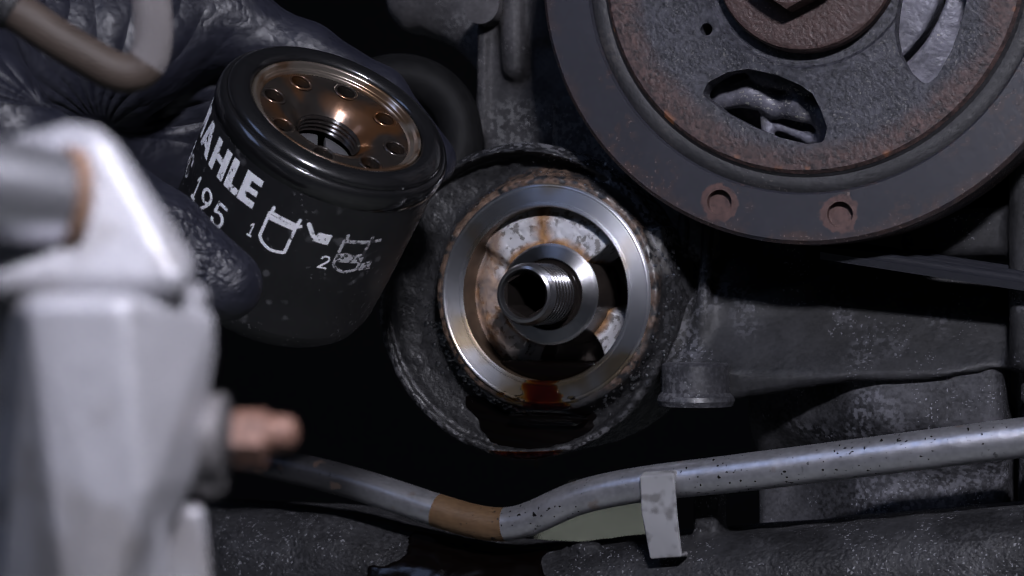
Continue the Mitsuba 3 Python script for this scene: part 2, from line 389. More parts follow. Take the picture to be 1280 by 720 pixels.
def lathe(segs, n=180, start=-90.0, axis='v'):
    """Profiles [(r, h), ...] turned round the axis; each profile is smooth in itself, with a sharp edge to the next. Returns mesh, uv."""
    a = np.radians(start) + np.linspace(0, 2 * np.pi, n + 1)
    vs, fs, uvs, at = [], [], [], 0
    for seg in segs:
        seg = np.asarray(seg, float)
        m = len(seg)
        r, h = seg[:, :1], seg[:, 1:]
        x, y, z = r * np.cos(a), r * np.sin(a), h + 0 * a
        vs.append(np.stack([x, z, y] if axis == 'v' else [x, y, z], -1).reshape(-1, 3))
        L = np.concatenate([[0], np.cumsum(np.linalg.norm(np.diff(seg, axis=0), axis=1))])
        uvs.append(np.stack([np.broadcast_to(a / (2 * np.pi), (m, n + 1)), np.broadcast_to(L[:, None] * 0.1, (m, n + 1))], -1).reshape(-1, 2))
        i, j = np.meshgrid(np.arange(m - 1), np.arange(n), indexing='ij')
        q = np.stack([i * (n + 1) + j, i * (n + 1) + j + 1, (i + 1) * (n + 1) + j + 1, (i + 1) * (n + 1) + j], -1).reshape(-1, 4) + at
        fs.append(np.vstack([q[:, [0, 1, 2]], q[:, [0, 2, 3]]]))
        at += m * (n + 1)
    return (np.vstack(vs), np.vstack(fs)), np.vstack(uvs)


def shift(mesh, d):
    return (np.asarray(mesh[0]) + np.array(d, float), mesh[1])


def welded(mesh):
    m = trimesh.Trimesh(mesh[0], mesh[1], process=False)
    m.merge_vertices()
    return m


def spline(pts, n):
    from scipy.interpolate import CubicSpline
    pts = np.array(pts, float)
    t = np.concatenate([[0], np.cumsum(np.linalg.norm(np.diff(pts, axis=0), axis=1) ** 0.7)])
    return CubicSpline(t, pts)(np.linspace(0, t[-1], n))


def tube(path, radii, sides=40, ripple=None):
    p = np.asarray(path, float)
    t = np.gradient(p, axis=0)
    t /= np.linalg.norm(t, axis=1, keepdims=True)
    a = np.cross(t[0], [0, 1, 0.01]); a /= np.linalg.norm(a)
    A = []
    for k in range(len(p)):
        a = a - t[k] * (a @ t[k]); a /= np.linalg.norm(a); A.append(a)
    A = np.array(A); B = np.cross(t, A)
    ang = np.arange(sides) * 2 * np.pi / sides
    r = np.broadcast_to(radii, (len(p),))[:, None] * (1 + (0 if ripple is None else ripple(ang)[None]))
    v = p[:, None] + r[..., None] * (np.cos(ang)[None, :, None] * A[:, None] + np.sin(ang)[None, :, None] * B[:, None])
    i, j = np.meshgrid(np.arange(len(p) - 1), np.arange(sides), indexing='ij')
    q = np.stack([i * sides + j, i * sides + (j + 1) % sides, (i + 1) * sides + (j + 1) % sides, (i + 1) * sides + j], -1).reshape(-1, 4)
    v = np.vstack([v.reshape(-1, 3), p[[0, -1]]])
    n, k = len(p) * sides, np.arange(sides)
    caps = np.vstack([np.stack([np.full(sides, n), (k + 1) % sides, k], 1), np.stack([np.full(sides, n + 1), n - sides + k, n - sides + (k + 1) % sides], 1)])
    return v, np.vstack([q[:, [0, 1, 2]], q[:, [0, 2, 3]], caps])


def mani(mesh):
    m = mesh if isinstance(mesh, trimesh.Trimesh) else welded(mesh)
    return m3.Manifold(m3.Mesh(np.asarray(m.vertices, np.float32), np.asarray(m.faces, np.uint32)))


def prism(poly, h0, h1):
    """A shapely polygon in (u, w), extruded along v from h0 to h1."""
    m = trimesh.creation.extrude_polygon(poly, h1 - h0, engine='earcut')
    v = np.array(m.vertices)
    return trimesh.Trimesh(np.stack([v[:, 0], h0 + v[:, 2], v[:, 1]], 1), np.array(m.faces)[:, ::-1], process=False)


def ballhull(pts, r):
    s = m3.Manifold.sphere(r, 24)
    return m3.Manifold.batch_hull([s.translate(list(map(float, p))) for p in pts])


def cyl_v(r, h0, h1, at, n=48):
    return prism(sg.Point(at).buffer(r, n // 4), h0, h1)


# ------------------------------------------------------------------ the setting
fl = trimesh.creation.box(extents=(12000, 12000, 40))
fl.apply_translation((0, 2600, -570))
add('floor', fl, 'm_floor', smooth=False); tag('floor', kind='structure')
body = trimesh.creation.box(extents=(1200, 120, 30))
body.apply_translation((100, 3600, 1500))
lens = trimesh.creation.box(extents=(1160, 90, 6)); lens.apply_translation((100, 3600, 1481))
add('added_floor_lamp__housing', body, 'm_lamp_body', smooth=False)
scene['added_floor_lamp__tube'] = {**mikit.ply(lens, 'm_lamp_body', False, to_world=MM), 'emitter': {'type': 'area', 'radiance': rgb(*[12 * c for c in FLOOR_LAMP_L])}}
tag('added_floor_lamp', 'added unseen lamp that brightens the floor behind the engine', 'lamp')

wl = T().look_at(origin=LAMP_AT, target=LAMP_AIM, up=[0, 0, 1])
shell = trimesh.creation.box(extents=(LAMP_W * 1300, LAMP_H * 1500, 22)); shell.apply_translation((0, 0, -12.5))
add('work_lamp__housing', shell, 'm_lamp_body', wl @ MM, False)
scene['work_lamp__diffuser'] = {'type': 'rectangle', 'to_world': wl @ T().scale([LAMP_W / 2, LAMP_H / 2, 1]), 'bsdf': {'type': 'ref', 'id': 'm_lamp_body'},
                                'emitter': {'type': 'area', 'radiance': rgb(*LAMP_L)}}
pl_ = T().look_at(origin=[-1.25, -1.40, 1.45], target=[0, 0, 0], up=[0, 0, 1])
shell = trimesh.creation.box(extents=(640, 1240, 40)); shell.apply_translation((0, 0, -21))
add('added_panel_lamp__housing', shell, 'm_lamp_body', pl_ @ MM, False)
scene['added_panel_lamp__diffuser'] = {'type': 'rectangle', 'to_world': pl_ @ T().scale([0.3, 0.6, 1]), 'bsdf': {'type': 'ref', 'id': 'm_lamp_body'},
                                 'emitter': {'type': 'area', 'radiance': rgb(*PANEL_L)}}
tag('added_panel_lamp', 'added unseen bluish panel far left behind the camera, for the blue reflection in the ring', 'lamp')
tag('work_lamp', 'small rectangular inspection lamp held above the camera', 'lamp')

# added black backdrop for the darkness behind the engine, open low in the middle where the floor shows
fw = sg.Polygon([(-2600, 2300), (2600, 2300), (2600, -548), (233, -548), (233, -302), (95, -318), (42, -388), (42, -548), (-2600, -548)])
add('dark_backdrop', prism(fw, 2500, 2510), 'm_black', MM, False)
tag('dark_backdrop', 'added black backdrop for the darkness far behind the engine', 'dark_backdrop')

# ------------------------------------------------------------------ engine castings
def f_block(P):
    u, v, w = P.T
    face = 30 - 21 * np.clip((16 - w) / 42, 0, 1) ** 1.3 - 2.2 * np.exp(-((w + 6 - 0.28 * (u - 60)) / 4.5) ** 2) * np.clip((108 - u) / 30, 0, 1)
    bottom = np.interp(u, [40, 60, 104, 128, 146, 200], [-35, -35.6, -27.8, -27.0, -23.6, -24])
    d = smax(face - v, bottom - w, 2.5)
    d = smax(d, 45 - u, 2)
    d = np.maximum(d, v - 58)
    for a in (49.5, 57.5):
        d = smin(d, scap(P, (a, 23, 26), (a - 1.5, 17, -18), 2.0, 2.0), 4)
    d = smin(d, sbox(P, (150, 7, -24.5), (200, 80, 140), 4), 2)
    d = smin(d, sbox(P, (118, 13, 9), (200, 60, 24), 3), 3)
    return rough(P, d, 0.35, 0.12, 3)


add('engine_block', net(f_block, (40, -4, -40), (200, 60, 110), 1.3), 'm_cast_dark', ENG, True)
bm_, _ = lathe([[(0.1, -22.8), (9.4, -22.8)], [(9.4, -22.8), (10.4, -23.6)], [(10.4, -23.6), (10.5, -31.8)], [(10.5, -31.8), (11.6, -33.0), (11.9, -34.4), (11.2, -36.0)], [(11.2, -36.0), (0.1, -36.4)]], 96, 90, 'h')
add('engine_block__boss', shift(bm_, (57, 8.5, 0)), 'm_boss', ENG, 30)
tag('engine_block__boss', 'smooth round boss with a flared lower lip')
tag('engine_block', 'black grimy cast engine block with ribs below the large pulley', 'engine block')


def f_sump(P):
    u, v, w = P.T
    t = np.clip((116 - u) / 46, 0, 1)
    front = 12.5 + 19 * t * t * (3 - 2 * t) + 14 * np.clip((-38 - w) / 22, 0, 1) ** 2 * (3 - 2 * np.clip((-38 - w) / 22, 0, 1))
    d = smax(smax(front - v, u - 148, 5), 66 - u, 8)
    d = np.maximum(d, v - 68)
    return rough(P, d, 0.5, 0.08, 8, 4)


add('oil_sump', net(f_sump, (60, -4, -95), (152, 70, -20), 1.2), 'm_sump', ENG, True)
tag('oil_sump', 'grey speckled cast oil sump behind the right end of the silver pipe', 'oil sump')


def f_side(P):
    d = sbox(P, (151, 22, -90), (200, 60, -33), 5)
    d = np.minimum(d, sbox(P, (153, 12, -34), (170, 30, -27), 1.5))
    return rough(P, d, 0.5, 0.12, 5)


add('side_bracket', net(f_side, (148, 8, -92), (200, 60, -24), 1.3), 'm_cast_dark', ENG, True)
tag('side_bracket', 'dark bracket at the right edge beyond the groove beside the grey sump', 'bracket')


def f_cover(P):
    u, v, w = P.T
    d = sbox(P, (-24, 34, -30), (44, 60, 140), 3)
    d = smin(d, scap(P, (-13, 34, 110), (-11.5, 33, 73), 5.2, 4.6), 3)
    d = smin(d, scap(P, (-4, 34, 120), (-2, 35, 84), 4, 3), 4)
    d = smin(d, sbox(P, (4, 22, 8), (60, 60, 64), 5), 6)
    d = smin(d, scap(P, (-24, 34, 52), (-22, 34, 120), 2.2), 2)
    d = smin(d, sbox(P, (-31, 40, 44), (-22, 60, 60), 2), 2)
    return rough(P, d, 0.5, 0.1, 4)


add('timing_cover__casing', net(f_cover, (-40, 18, -34), (64, 62, 130), 1.2), 'm_cover', ENG, True)
add('timing_cover__bolt', prism(sg.Point(-20.5, 93).buffer(6.2, 16), 25, 36), 'm_cast_grey', ENG, 40)
tag('timing_cover', 'dark grey cast timing cover with a long raised boss left of the pulley', 'timing cover')
tag('timing_cover__bolt', 'round capped bolt head at the top edge of the photo')


ha = np.radians(np.linspace(-35, 150, 90))
add('black_hose', tube(np.stack([-38 + 21 * np.cos(ha), 40 + 4 * np.sin(ha * 0.8), 50 + 21 * np.sin(ha)], 1), 7.6, 40), 'm_black_rubber', MM, 40)
tag('black_hose', 'thick black rubber hose curving in shadow behind the filter below the pale arm', 'hose')


def f_arm(P):
    d = schain(P, [(-62, 72, 104), (-48, 70, 101), (-36, 66, 93), (-31, 60, 82), (-29, 56, 74)], [13, 13, 12, 7, 3.5], 5)
    d = smin(d, sbox(P, (-66, 60, 96), (-22, 76, 140), 5), 5)
    return rough(P, d, 0.8, 0.12, 6, 3)


add('engine_mount_arm', net(f_arm, (-82, 46, 62), (-16, 92, 132), 1.3), 'm_cast_grey', ENG, True)
tag('engine_mount_arm', 'pale grey cast arm, out of focus above the filter gasket', 'arm')


# ------------------------------------------------------------------ casting seen through the pulley windows
def f_seal(P):
    u, v, w = P.T
    r = np.hypot(u - PC[0], w - PC[1])
    P = P + np.array([0, 6.0, 0])
    d = np.maximum(r - 36.6, np.abs(v - 8) - 12.6) - 0.6
    d = np.minimum(d, np.maximum(np.maximum(r - 62, v - 30), 14 - v))
    # smooth flank of the housing in the right window
    q = (P - np.array([137, 10, 68])) @ np.array([0.80, 0.25, -0.55])
    flank = np.maximum(np.maximum(38.6 - r, r - 58), np.abs(v - 9) - 11.5 + 0.22 * (r - 38))
    flank = np.maximum(flank, 118 - u)
    d = np.minimum(d, flank)
    rib = schain(P, [(62, 9, 52), (67, 7, 57.5), (77, 5, 58), (84, 6.5, 53.5), (91, 5, 54), (99, 5.5, 50.5), (102, 7, 39)], [3.0, 3.8, 4.0, 2.8, 4.2, 3.6, 3.6], 2.5)
    rib = smin(rib, schain(P, [(80, 9, 53), (81, 10, 42), (80, 10, 34)], [2.0, 2.0, 2.2], 2), 2)
    rib = smin(rib, schain(P, [(84, 9, 48), (93, 8, 44.5), (100, 7, 42)], [1.2, 1.4, 1.8], 2), 2)
    rib = smin(rib, schain(P, [(70, 11, 46), (84, 11, 38), (98, 10, 36)], [1.6, 1.8, 2.2], 2), 2)
    rib = np.maximum(rib, r - 60)
    d = smin(d, rib, 1.0)
    return rough(P, d, 0.35, 0.25, 9)


mat('m_seal', cast((0.0595, 0.0595, 0.0723), (0.1275, 0.1258, 0.1530), (0.2550, 0.2465, 0.2210), 0.5, 0.72), 0.5, metallic=0.2, bump=grit, bump_mm=0.2)
add('crank_seal_housing', net(f_seal, (34, -9.0, 31), (152, 30, 130), 0.9), 'm_seal', ENG, True)
tag('crank_seal_housing', 'ribbed grey casting visible through the windows of the rusty pulley', 'seal housing')

# ------------------------------------------------------------------ crankshaft pulley
VF = -15.0
(ringm, _) = lathe([[(66.6, VF + 1.0), (67.2, VF), (80.4, VF)], [(80.4, VF), (81.5, VF + 1.2)], [(81.5, VF + 1.2), (81.5, 7)], [(81.5, 7), (66.6, 7)], [(66.6, 7), (66.6, VF + 1.0)]], 220)
ringm = mani(shift(ringm, (PC[0], 0, PC[1])))
for du, dw in ((70.6, 25.0), (106.0, 21.0)):
    ringm = ringm - mani(cyl_v(3.7, VF - 5, VF + 2.6, (du, dw)))
add('crankshaft_pulley__rim', ringm, 'm_pulley_ring', ENG, 25)
tag('crankshaft_pulley__rim', 'black outer rim with two rusty round pits')
(rubm, _) = lathe([[(61.0, VF + 0.4), (62.2, VF + 1.5), (64.0, VF + 1.1), (66.0, VF + 1.5), (66.9, VF + 2.2)], [(66.9, VF + 2.2), (66.9, 5)], [(66.9, 5), (61, 5)], [(61.0, 5), (61.0, VF + 0.4)]], 200)
add('crankshaft_pulley__damper', shift(rubm, (PC[0], 0, PC[1])), 'm_pulley_rubber', ENG, 30)
hub, _ = lathe([[(14.0, VF + 1.0), (30.0, VF + 1.0)], [(30.0, VF + 1.0), (31.0, VF - 0.2), (36, VF + 0.3), (50, VF - 0.2), (56, VF - 0.9), (60.2, VF - 0.9), (61.2, VF + 0.2)],
                [(61.2, VF + 0.2), (61.2, VF + 7.5)], [(61.2, VF + 7.5), (14.0, VF + 7.5)], [(14.0, VF + 7.5), (14, VF + 1.0)]], 200)
hub = mani(shift(hub, (PC[0], 0, PC[1])))


W1 = [(65.3, 56.7), (67.2, 60.2), (73.2, 63.0), (79.2, 63.7), (87.4, 61.7), (94.5, 58.4), (98.0, 55.8), (100.3, 51.6), (102.4, 45.8), (101.4, 41.7), (96.8, 41.3), (88.6, 43.4), (80.4, 46.9), (72.0, 51.4)]
W2 = [(126.4, 99.1), (123.5, 88.0), (121.9, 78.0), (121.5, 71.9), (122.6, 66.6), (125.3, 61.3), (128.6, 58.0), (130.9, 57.3), (133.5, 59.4), (137.5, 66.6), (140.6, 75.4), (142.3, 84.7), (140.8, 93.7), (136.4, 100.7)]
for pts in (W1, W2):
    for turn in (0, math.pi):
        c_, s_ = math.cos(turn), math.sin(turn)
        q = [(PC[0] + c_ * (a - PC[0]) - s_ * (b - PC[1]), PC[1] + s_ * (a - PC[0]) + c_ * (b - PC[1])) for a, b in pts]
        hub = hub - mani(prism(sg.Polygon(q).buffer(-1.6, 6).buffer(1.6, 6), VF - 5, VF + 12))
for k in (0, 2):
    a = math.radians(-149 + 90 * k)
    hub = hub - mani(cyl_v(1.8, VF - 5, VF + 12, (PC[0] + 35.4 * math.cos(a), PC[1] + 35.4 * math.sin(a))))
add('crankshaft_pulley__hub', hub, 'm_pulley_hub', ENG, 25)
tag('crankshaft_pulley__hub', 'pitted blue black hub disc, rusty towards its edge, with curved windows')
wsh, _ = lathe([[(0.0, VF - 5.2), (24.5, VF - 5.2), (26.0, VF - 4.6), (26.6, VF - 3.4)], [(26.6, VF - 3.4), (26.6, VF + 1.2)]], 120)
add('crankshaft_pulley__washer', shift(wsh, (PC[0], 0, PC[1])), 'm_rust', ENG, 30)
tag('crankshaft_pulley__washer', 'thick rusty washer under the pulley bolt')
hexa = sg.Polygon([(PC[0] - 2.2 + 13.5 * math.cos(x), PC[1] - 2.0 + 13.5 * math.sin(x)) for x in np.radians(np.arange(6) * 60 + 24)])
hexa = mani(prism(hexa, VF - 14, VF - 5.0)) ^ mani(shift(lathe([[(0, VF - 14.2), (11.6, VF - 14.2), (14.2, VF - 12.4), (14.2, VF - 5), (0, VF - 5)]], 60)[0], (PC[0] - 2.2, 0, PC[1] - 2.0)))
add('crankshaft_pulley__bolt', hexa, 'm_rust', ENG, 20)
tag('crankshaft_pulley__bolt', 'rusty hexagonal bolt head in the middle of the pulley')
tag('crankshaft_pulley', 'large rusty black crankshaft pulley with curved windows and centre bolt', 'pulley')

# drive belt leaving the pulley to the right
n = 60
t = np.linspace(0, 1, n)
cen = np.stack([98 + 75 * t, 4 + 4 * t, 13.0 - 12.0 * t], 1)
prof = []
for i in range(25):
    s = i / 24 * 2 - 1
    prof.append((s * 8.5, 1.0 * math.cos(i / 24 * 2 * math.pi * 3)))
prof += [(8.5, 3.2), (-8.5, 3.2)]
wd = np.array([0.0, 0.985, 0.17]); th = np.array([0, 0.17, -0.985])
bv = np.array([[c + wd * a + th * b for a, b in prof] for c in cen])
m_ = len(prof)
i, j = np.meshgrid(np.arange(n - 1), np.arange(m_), indexing='ij')
q = np.stack([i * m_ + j, i * m_ + (j + 1) % m_, (i + 1) * m_ + (j + 1) % m_, (i + 1) * m_ + j], -1).reshape(-1, 4)
add('drive_belt', (bv.reshape(-1, 3), np.vstack([q[:, [0, 1, 2]], q[:, [0, 2, 3]]])), 'm_belt', ENG, 35)
tag('drive_belt', 'dark blue ribbed drive belt running right from under the pulley', 'belt')

# ------------------------------------------------------------------ oil filter housing on the engine
HC = (0.0, -4.0)


def f_house(P):
    u, v, w = P.T
    r = np.hypot(u - HC[0], w - HC[1])
    rr = np.hypot(u - RC[0], w - RC[1])
    th = np.degrees(np.arctan2(w - HC[1], u - HC[0]))
    lip = np.exp(-((th - 92) / 33.0) ** 6) * 6.5
    outer = smax(r - 50 + 0.5 * np.maximum(0, -v + 9), 7.6 - lip - v, 1.6)
    outer = np.maximum(outer, v - 60)
    dish = smax(r - 47.0 + 0.25 * (v - 8), -(v - 30) - 0, 0.5)
    floor_v = 9.8 + 1.3 * np.clip((44 - r) / 6, 0, 1) + 3.0 * np.clip((w - 18) / 14, 0, 1)
    d = smax(outer, -np.maximum(r - 46.8, v - floor_v), 1.8)
    boss = smax(rr - 36.2 - 0.25 * np.maximum(v, 0), 1.2 - v, 1.0)
    d = smin(d, np.maximum(boss, v - 40), 3.0)
    d = smin(d, np.maximum(sbox(P, (40, 5, 3), (47.5, 40, 19), 1.0), 46.0 - r), 1.0)      # worn lug at the right
    d = rough(P, d, 0.45, 0.35, 2, 4)
    return np.maximum(d, -np.maximum(rr - 29.0, v - 34))


HOUSE = net(f_house, (-54, -2, -58), (54, 60, 50), 0.8)
add('oil_filter_housing__casting', HOUSE, 'm_dish', ENG, True)
tag('oil_filter_housing__casting', 'black oily dish shaped casting with a worn rim')
HOUSE = HOUSE[0]
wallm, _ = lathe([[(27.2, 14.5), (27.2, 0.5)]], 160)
add('oil_filter_housing__ring_wall', shift(wallm, (RC[0], 0, RC[1])), 'm_ring_wall_shade', ENG, True)
seg = [[(27.2, 0.5), (27.6, 0.0)], [(27.6, 0.0), (28.3, 0.0)], [(28.3, 0.0), (28.6, 0.35)], [(28.6, 0.35)] + [(28.6 + 0.16 * k, 0.35 - 0.004 * k + rng.uniform(-0.011, 0.011)) for k in range(1, 28)] + [(33.2, 0.25)], [(33.2, 0.25), (33.5, 0.0), (34.0, 0.05), (34.4, 0.8)], [(34.4, 0.8), (34.6, 4.0)]]
sm, suv = lathe(seg, 240)
add('oil_filter_housing__seal_ring', shift(sm, (RC[0], 0, RC[1])), 'm_turned', ENG, True, suv)
tag('oil_filter_housing__seal_ring', 'bright turned metal ring where the filter gasket seats')

# floor of the seat: two cast steps, a deep passage at the right, a small ledge low at the right
A_, R_ = np.linspace(0, 2 * np.pi, 361), np.linspace(15.2, 27.6, 60)
aa, rr = np.meshgrid(np.degrees(A_), R_, indexing='ij')
sst = lambda a, b, x: np.clip((x - a) / (b - a), 0, 1) ** 2 * (3 - 2 * np.clip((x - a) / (b - a), 0, 1))
on = lambda a, b, s=2.5: sst(a - s, a + s, aa) * (1 - sst(b - s, b + s, aa))
H = 29 - 23.6 * sst(33.5, 38.5, aa) * (1 - sst(141, 155, aa)) - 20.6 * on(148, 246, 7) - (11 + 6.5 * sst(19, 27, rr)) * on(305, 345, 5)
H += 0.5 * sst(22, 27, rr) * on(36, 148) + 1.5 * sst(22, 27, rr) * on(148, 246)
H += 0.6 * np.exp(-((aa - 151) / 7.0) ** 2) + 1.0 * sst(24.0, 27.5, rr) * on(30, 250)
xy = np.stack([RC[0] + rr * np.cos(np.radians(aa)), H, RC[1] + rr * np.sin(np.radians(aa))], -1)
xy[..., 1] += 0.7 * (meshkit.fbm(xy * 0.35, 3, 3) - 0.5)
i, j = np.meshgrid(np.arange(360), np.arange(59), indexing='ij')
q = np.stack([i * 60 + j, i * 60 + j + 1, (i + 1) * 60 + j + 1, (i + 1) * 60 + j], -1).reshape(-1, 4)
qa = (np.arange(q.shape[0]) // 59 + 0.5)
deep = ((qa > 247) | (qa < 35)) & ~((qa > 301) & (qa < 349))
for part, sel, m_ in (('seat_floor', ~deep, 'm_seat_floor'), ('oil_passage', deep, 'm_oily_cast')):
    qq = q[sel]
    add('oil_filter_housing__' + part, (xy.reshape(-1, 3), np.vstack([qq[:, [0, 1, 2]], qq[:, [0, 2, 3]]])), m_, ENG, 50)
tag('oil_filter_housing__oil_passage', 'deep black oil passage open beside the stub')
tag('oil_filter_housing__seat_floor', 'stained silvery cast floor inside the ring')
sm, suv = lathe([[(11.2, 4.45), (11.5, 4.2)], [(11.5, 4.2)] + [(11.5 + 0.24 * k, 4.2 + rng.uniform(-0.008, 0.008)) for k in range(1, 15)] + [(15.2, 4.2)], [(15.2, 4.2), (15.9, 4.9)], [(15.9, 4.9), (15.95, 6.4)]], 160)
add('oil_filter_housing__centre_seat', shift(sm, (RC[0], 0, RC[1])), 'm_faced', ENG, True, suv)
sm, _ = lathe([[(15.95, 6.2), (16.1, 16.0), (16.4, 30)]], 120)
add('oil_filter_housing__seat_wall', shift(sm, (RC[0], 0, RC[1])), 'm_oily_cast', ENG, True)
tag('oil_filter_housing__centre_seat', 'bright machined face round the threaded stub')
# threaded stub
crest, root, v = [], [[(11.2, 4.5), (10.9, 5.4), (9.6, 5.6)], [(9.6, 5.6), (9.0, 4.4), (8.5, 3.4), (8.5, 1.6)]], 1.6
while v > -14.6:
    root.append([(8.3, v + 0.9), (8.3, v), (9.55, v)])
    crest.append([(9.55, v), (9.6, v - 0.12), (9.6, v - 1.2), (9.5, v - 1.35)])
    root.append([(9.5, v - 1.35), (8.4, v - 1.9), (8.3, v - 2.0)])
    v -= 2.75
st, _ = lathe(crest + [[(9.55, v + 0.2), (9.3, v - 0.6), (8.61, -17.6)], [(8.61, -17.6), (7.8, -18.0)], [(7.8, -18.0), (7.3, -17.6), (7.2, -15.2)]], 120)
add('oil_filter_housing__stub', shift(st, (RC[0], 0, RC[1])), 'm_thread', ENG, True)
st, _ = lathe(root, 120)
add('oil_filter_housing__stub__thread_root', shift(st, (RC[0], 0, RC[1])), 'm_oily_shaded_steel', ENG, True)
tag('oil_filter_housing__stub', 'threaded steel stub with a hexagonal bore')
hx = sg.Polygon([(RC[0] + 7.0 * math.cos(x), RC[1] + 7.0 * math.sin(x)) for x in np.radians(np.arange(6) * 60 + 30)])
bore = mani(cyl_v(7.9, -15.2, 28, RC)) - mani(prism(hx, -16, 27))
add('oil_filter_housing__stub__hex_socket', bore, 'm_oily_shaded_steel', ENG, 20)
tag('oil_filter_housing', 'open oil filter seat with shiny ring and threaded stub, dripping dark oil', 'filter housing')

# beads of grease on the dish beside the ring
beads = []
ico = trimesh.creation.icosphere(subdivisions=2, radius=1.0)


def bead_cluster(count, a0, a1, r0, r1, smax_=0.8):
    a = np.degrees(np.arctan2(HOUSE[:, 2] - RC[1], HOUSE[:, 0] - RC[0])) % 360
    r = np.hypot(HOUSE[:, 0] - RC[0], HOUSE[:, 2] - RC[1])
    ok = np.flatnonzero(((a - a0) % 360 < a1 - a0) & (r > r0) & (r < r1) & (HOUSE[:, 1] < 14))
    for p in HOUSE[rng.choice(ok, count)]:
        s = rng.uniform(0.1, 1) ** 3 * smax_ + 0.10
        b = np.array(ico.vertices) * (s * rng.uniform(0.8, 1.4), s * 0.7, s * rng.uniform(0.8, 1.3))
        beads.append(trimesh.Trimesh(b + p + rng.uniform(-0.4, 0.4, 3) * (1, 0.2, 1), ico.faces, process=False))


bead_cluster(170, 178, 240, 38.0, 47, 0.7)
bead_cluster(220, 192, 238, 38.5, 42.5, 0.9)
bead_cluster(150, 236, 262, 37, 46, 0.65)
bead_cluster(230, 290, 385, 36.5, 42, 0.6)
bead_cluster(160, 60, 175, 36.0, 44, 0.32)
add('oil_filter_housing__grease_beads', trimesh.util.concatenate(beads), 'm_grease', ENG, True)
tag('oil_filter_housing__grease_beads', 'wet beads of grease and grit beside the ring', kind='stuff')

# ------------------------------------------------------------------ oil: pool in the seat, a run over the ring, a pool in the dish
def f_run(P):
    u, v, w = P.T
    wob = meshkit.fbm(np.stack([u * 0, v * 0, w], -1) * 0.35, 3, 12) - 0.5
    x = u - 10.0 - 3.0 * wob
    half = 6.4 + 8.0 * (meshkit.fbm(np.stack([np.sign(x) * 9, v * 0, w], -1) * 0.3, 3, 21) - 0.5) + 4.5 * np.clip((-34.5 - w) / 6, 0, 1) ** 1.5
    prof = np.where(w > -37.8, -0.62, -0.62 + np.clip((-37.8 - w) / 4.0, 0, 1) ** 2 * 7)
    prof = prof + 0.7 * (meshkit.fbm(P * np.array([0.25, 0, 0.12]), 2, 31) - 0.5)
    edge = np.clip(1 - (np.abs(x) / np.maximum(half, 1)) ** 2, 0, 1) ** 0.5
    d = np.maximum(np.abs(x) - half, prof + 1.1 * (1 - edge) - v)
    d = smax(d, v - np.where(w > -36.6, 0.42, np.where(w > -38.6, 3.0, 9)), 0.15)
    for cu, cw, ru, rw in ((0.5, -34.6, 3.6, 1.5), (-3.5, -33.2, 2.2, 0.9), (20.0, -34.2, 2.6, 1.0), (16.5, -36.0, 3.0, 1.6)):
        q = np.hypot((u - cu) / ru, (w - cw - 0.02 * (u - cu) ** 2) / rw) - 1 + 0.9 * (meshkit.fbm(P * 0.5, 2, 40) - 0.5)
        d = smin(d, smax(smax(q * 1.0, -0.05 + 0.25 * np.clip(q + 1, 0, 1) ** 2 - v, 0.1), v - 0.4, 0.1), 0.3)
    d = smax(d, w + 28.6, 0.3)
    return np.maximum(d, -43.2 - w)


add('engine_oil__run', net(f_run, (-8, -2.4, -44), (25, 10, -27), 0.3), 'm_oil_clear', ENG, True, interior={'type': 'ref', 'id': 'oil_absorption'})
tag('engine_oil__run', 'red brown oil running over the ring')


def f_pool(P):
    u, v, w = P.T
    rr = np.hypot(u - RC[0], w - RC[1])
    d = smax(rr - 27.1, w + 23.2 - 0.5 * np.exp(-((v - 7) / 2.0) ** 2), 0.8)
    d = smax(d, 3.5 - v, 1.2)
    return smax(d, v - 27, 0.5)


add('engine_oil__seat_pool', net(f_pool, (-18, 1, -31), (38, 29, -20), 0.6), 'm_oil', ENG, True)


def f_dishpool(P):
    u, v, w = P.T
    r = np.hypot(u - HC[0], w - HC[1]); rr = np.hypot(u - RC[0], w - RC[1])
    top = -40.0 + 0.010 * (u - 6) ** 2 + 1.0 * np.sin(u * 0.35)
    d = smax(r - 47.6, w - top, 1.5)
    d = smax(d, 8.6 + 0.0035 * (u - 6) ** 2 + 0.12 * np.sin(w * 1.1 + u * 0.15) - v, 1.0)
    return np.maximum(d, v - 16)


add('engine_oil__dish_pool', net(f_dishpool, (-26, 6, -55), (36, 18, -34), 0.55), 'm_oil', ENG, True)


def f_drip(P):
    u, v, w = P.T
    r = np.hypot(u - HC[0], w - HC[1])
    a = np.degrees(np.arctan2(w - HC[1], u - HC[0]))
    d = np.hypot(r - 49.0, v - 7.6) - 1.5 * np.clip(1 - ((a + 88) / 17) ** 2, 0, 1) + 0.15
    return smin(d, scap(P, (5, 8.2, -53), (5, 8.6, -57.0), 0.7, 0.35), 0.6)


add('engine_oil__lip_film', net(f_drip, (-14, 4, -58), (20, 13, -46), 0.35), 'm_oil_clear', ENG, True, interior={'type': 'ref', 'id': 'oil_absorption'})
tag('engine_oil', 'dark red brown engine oil running from the filter seat over the ring', 'oil')

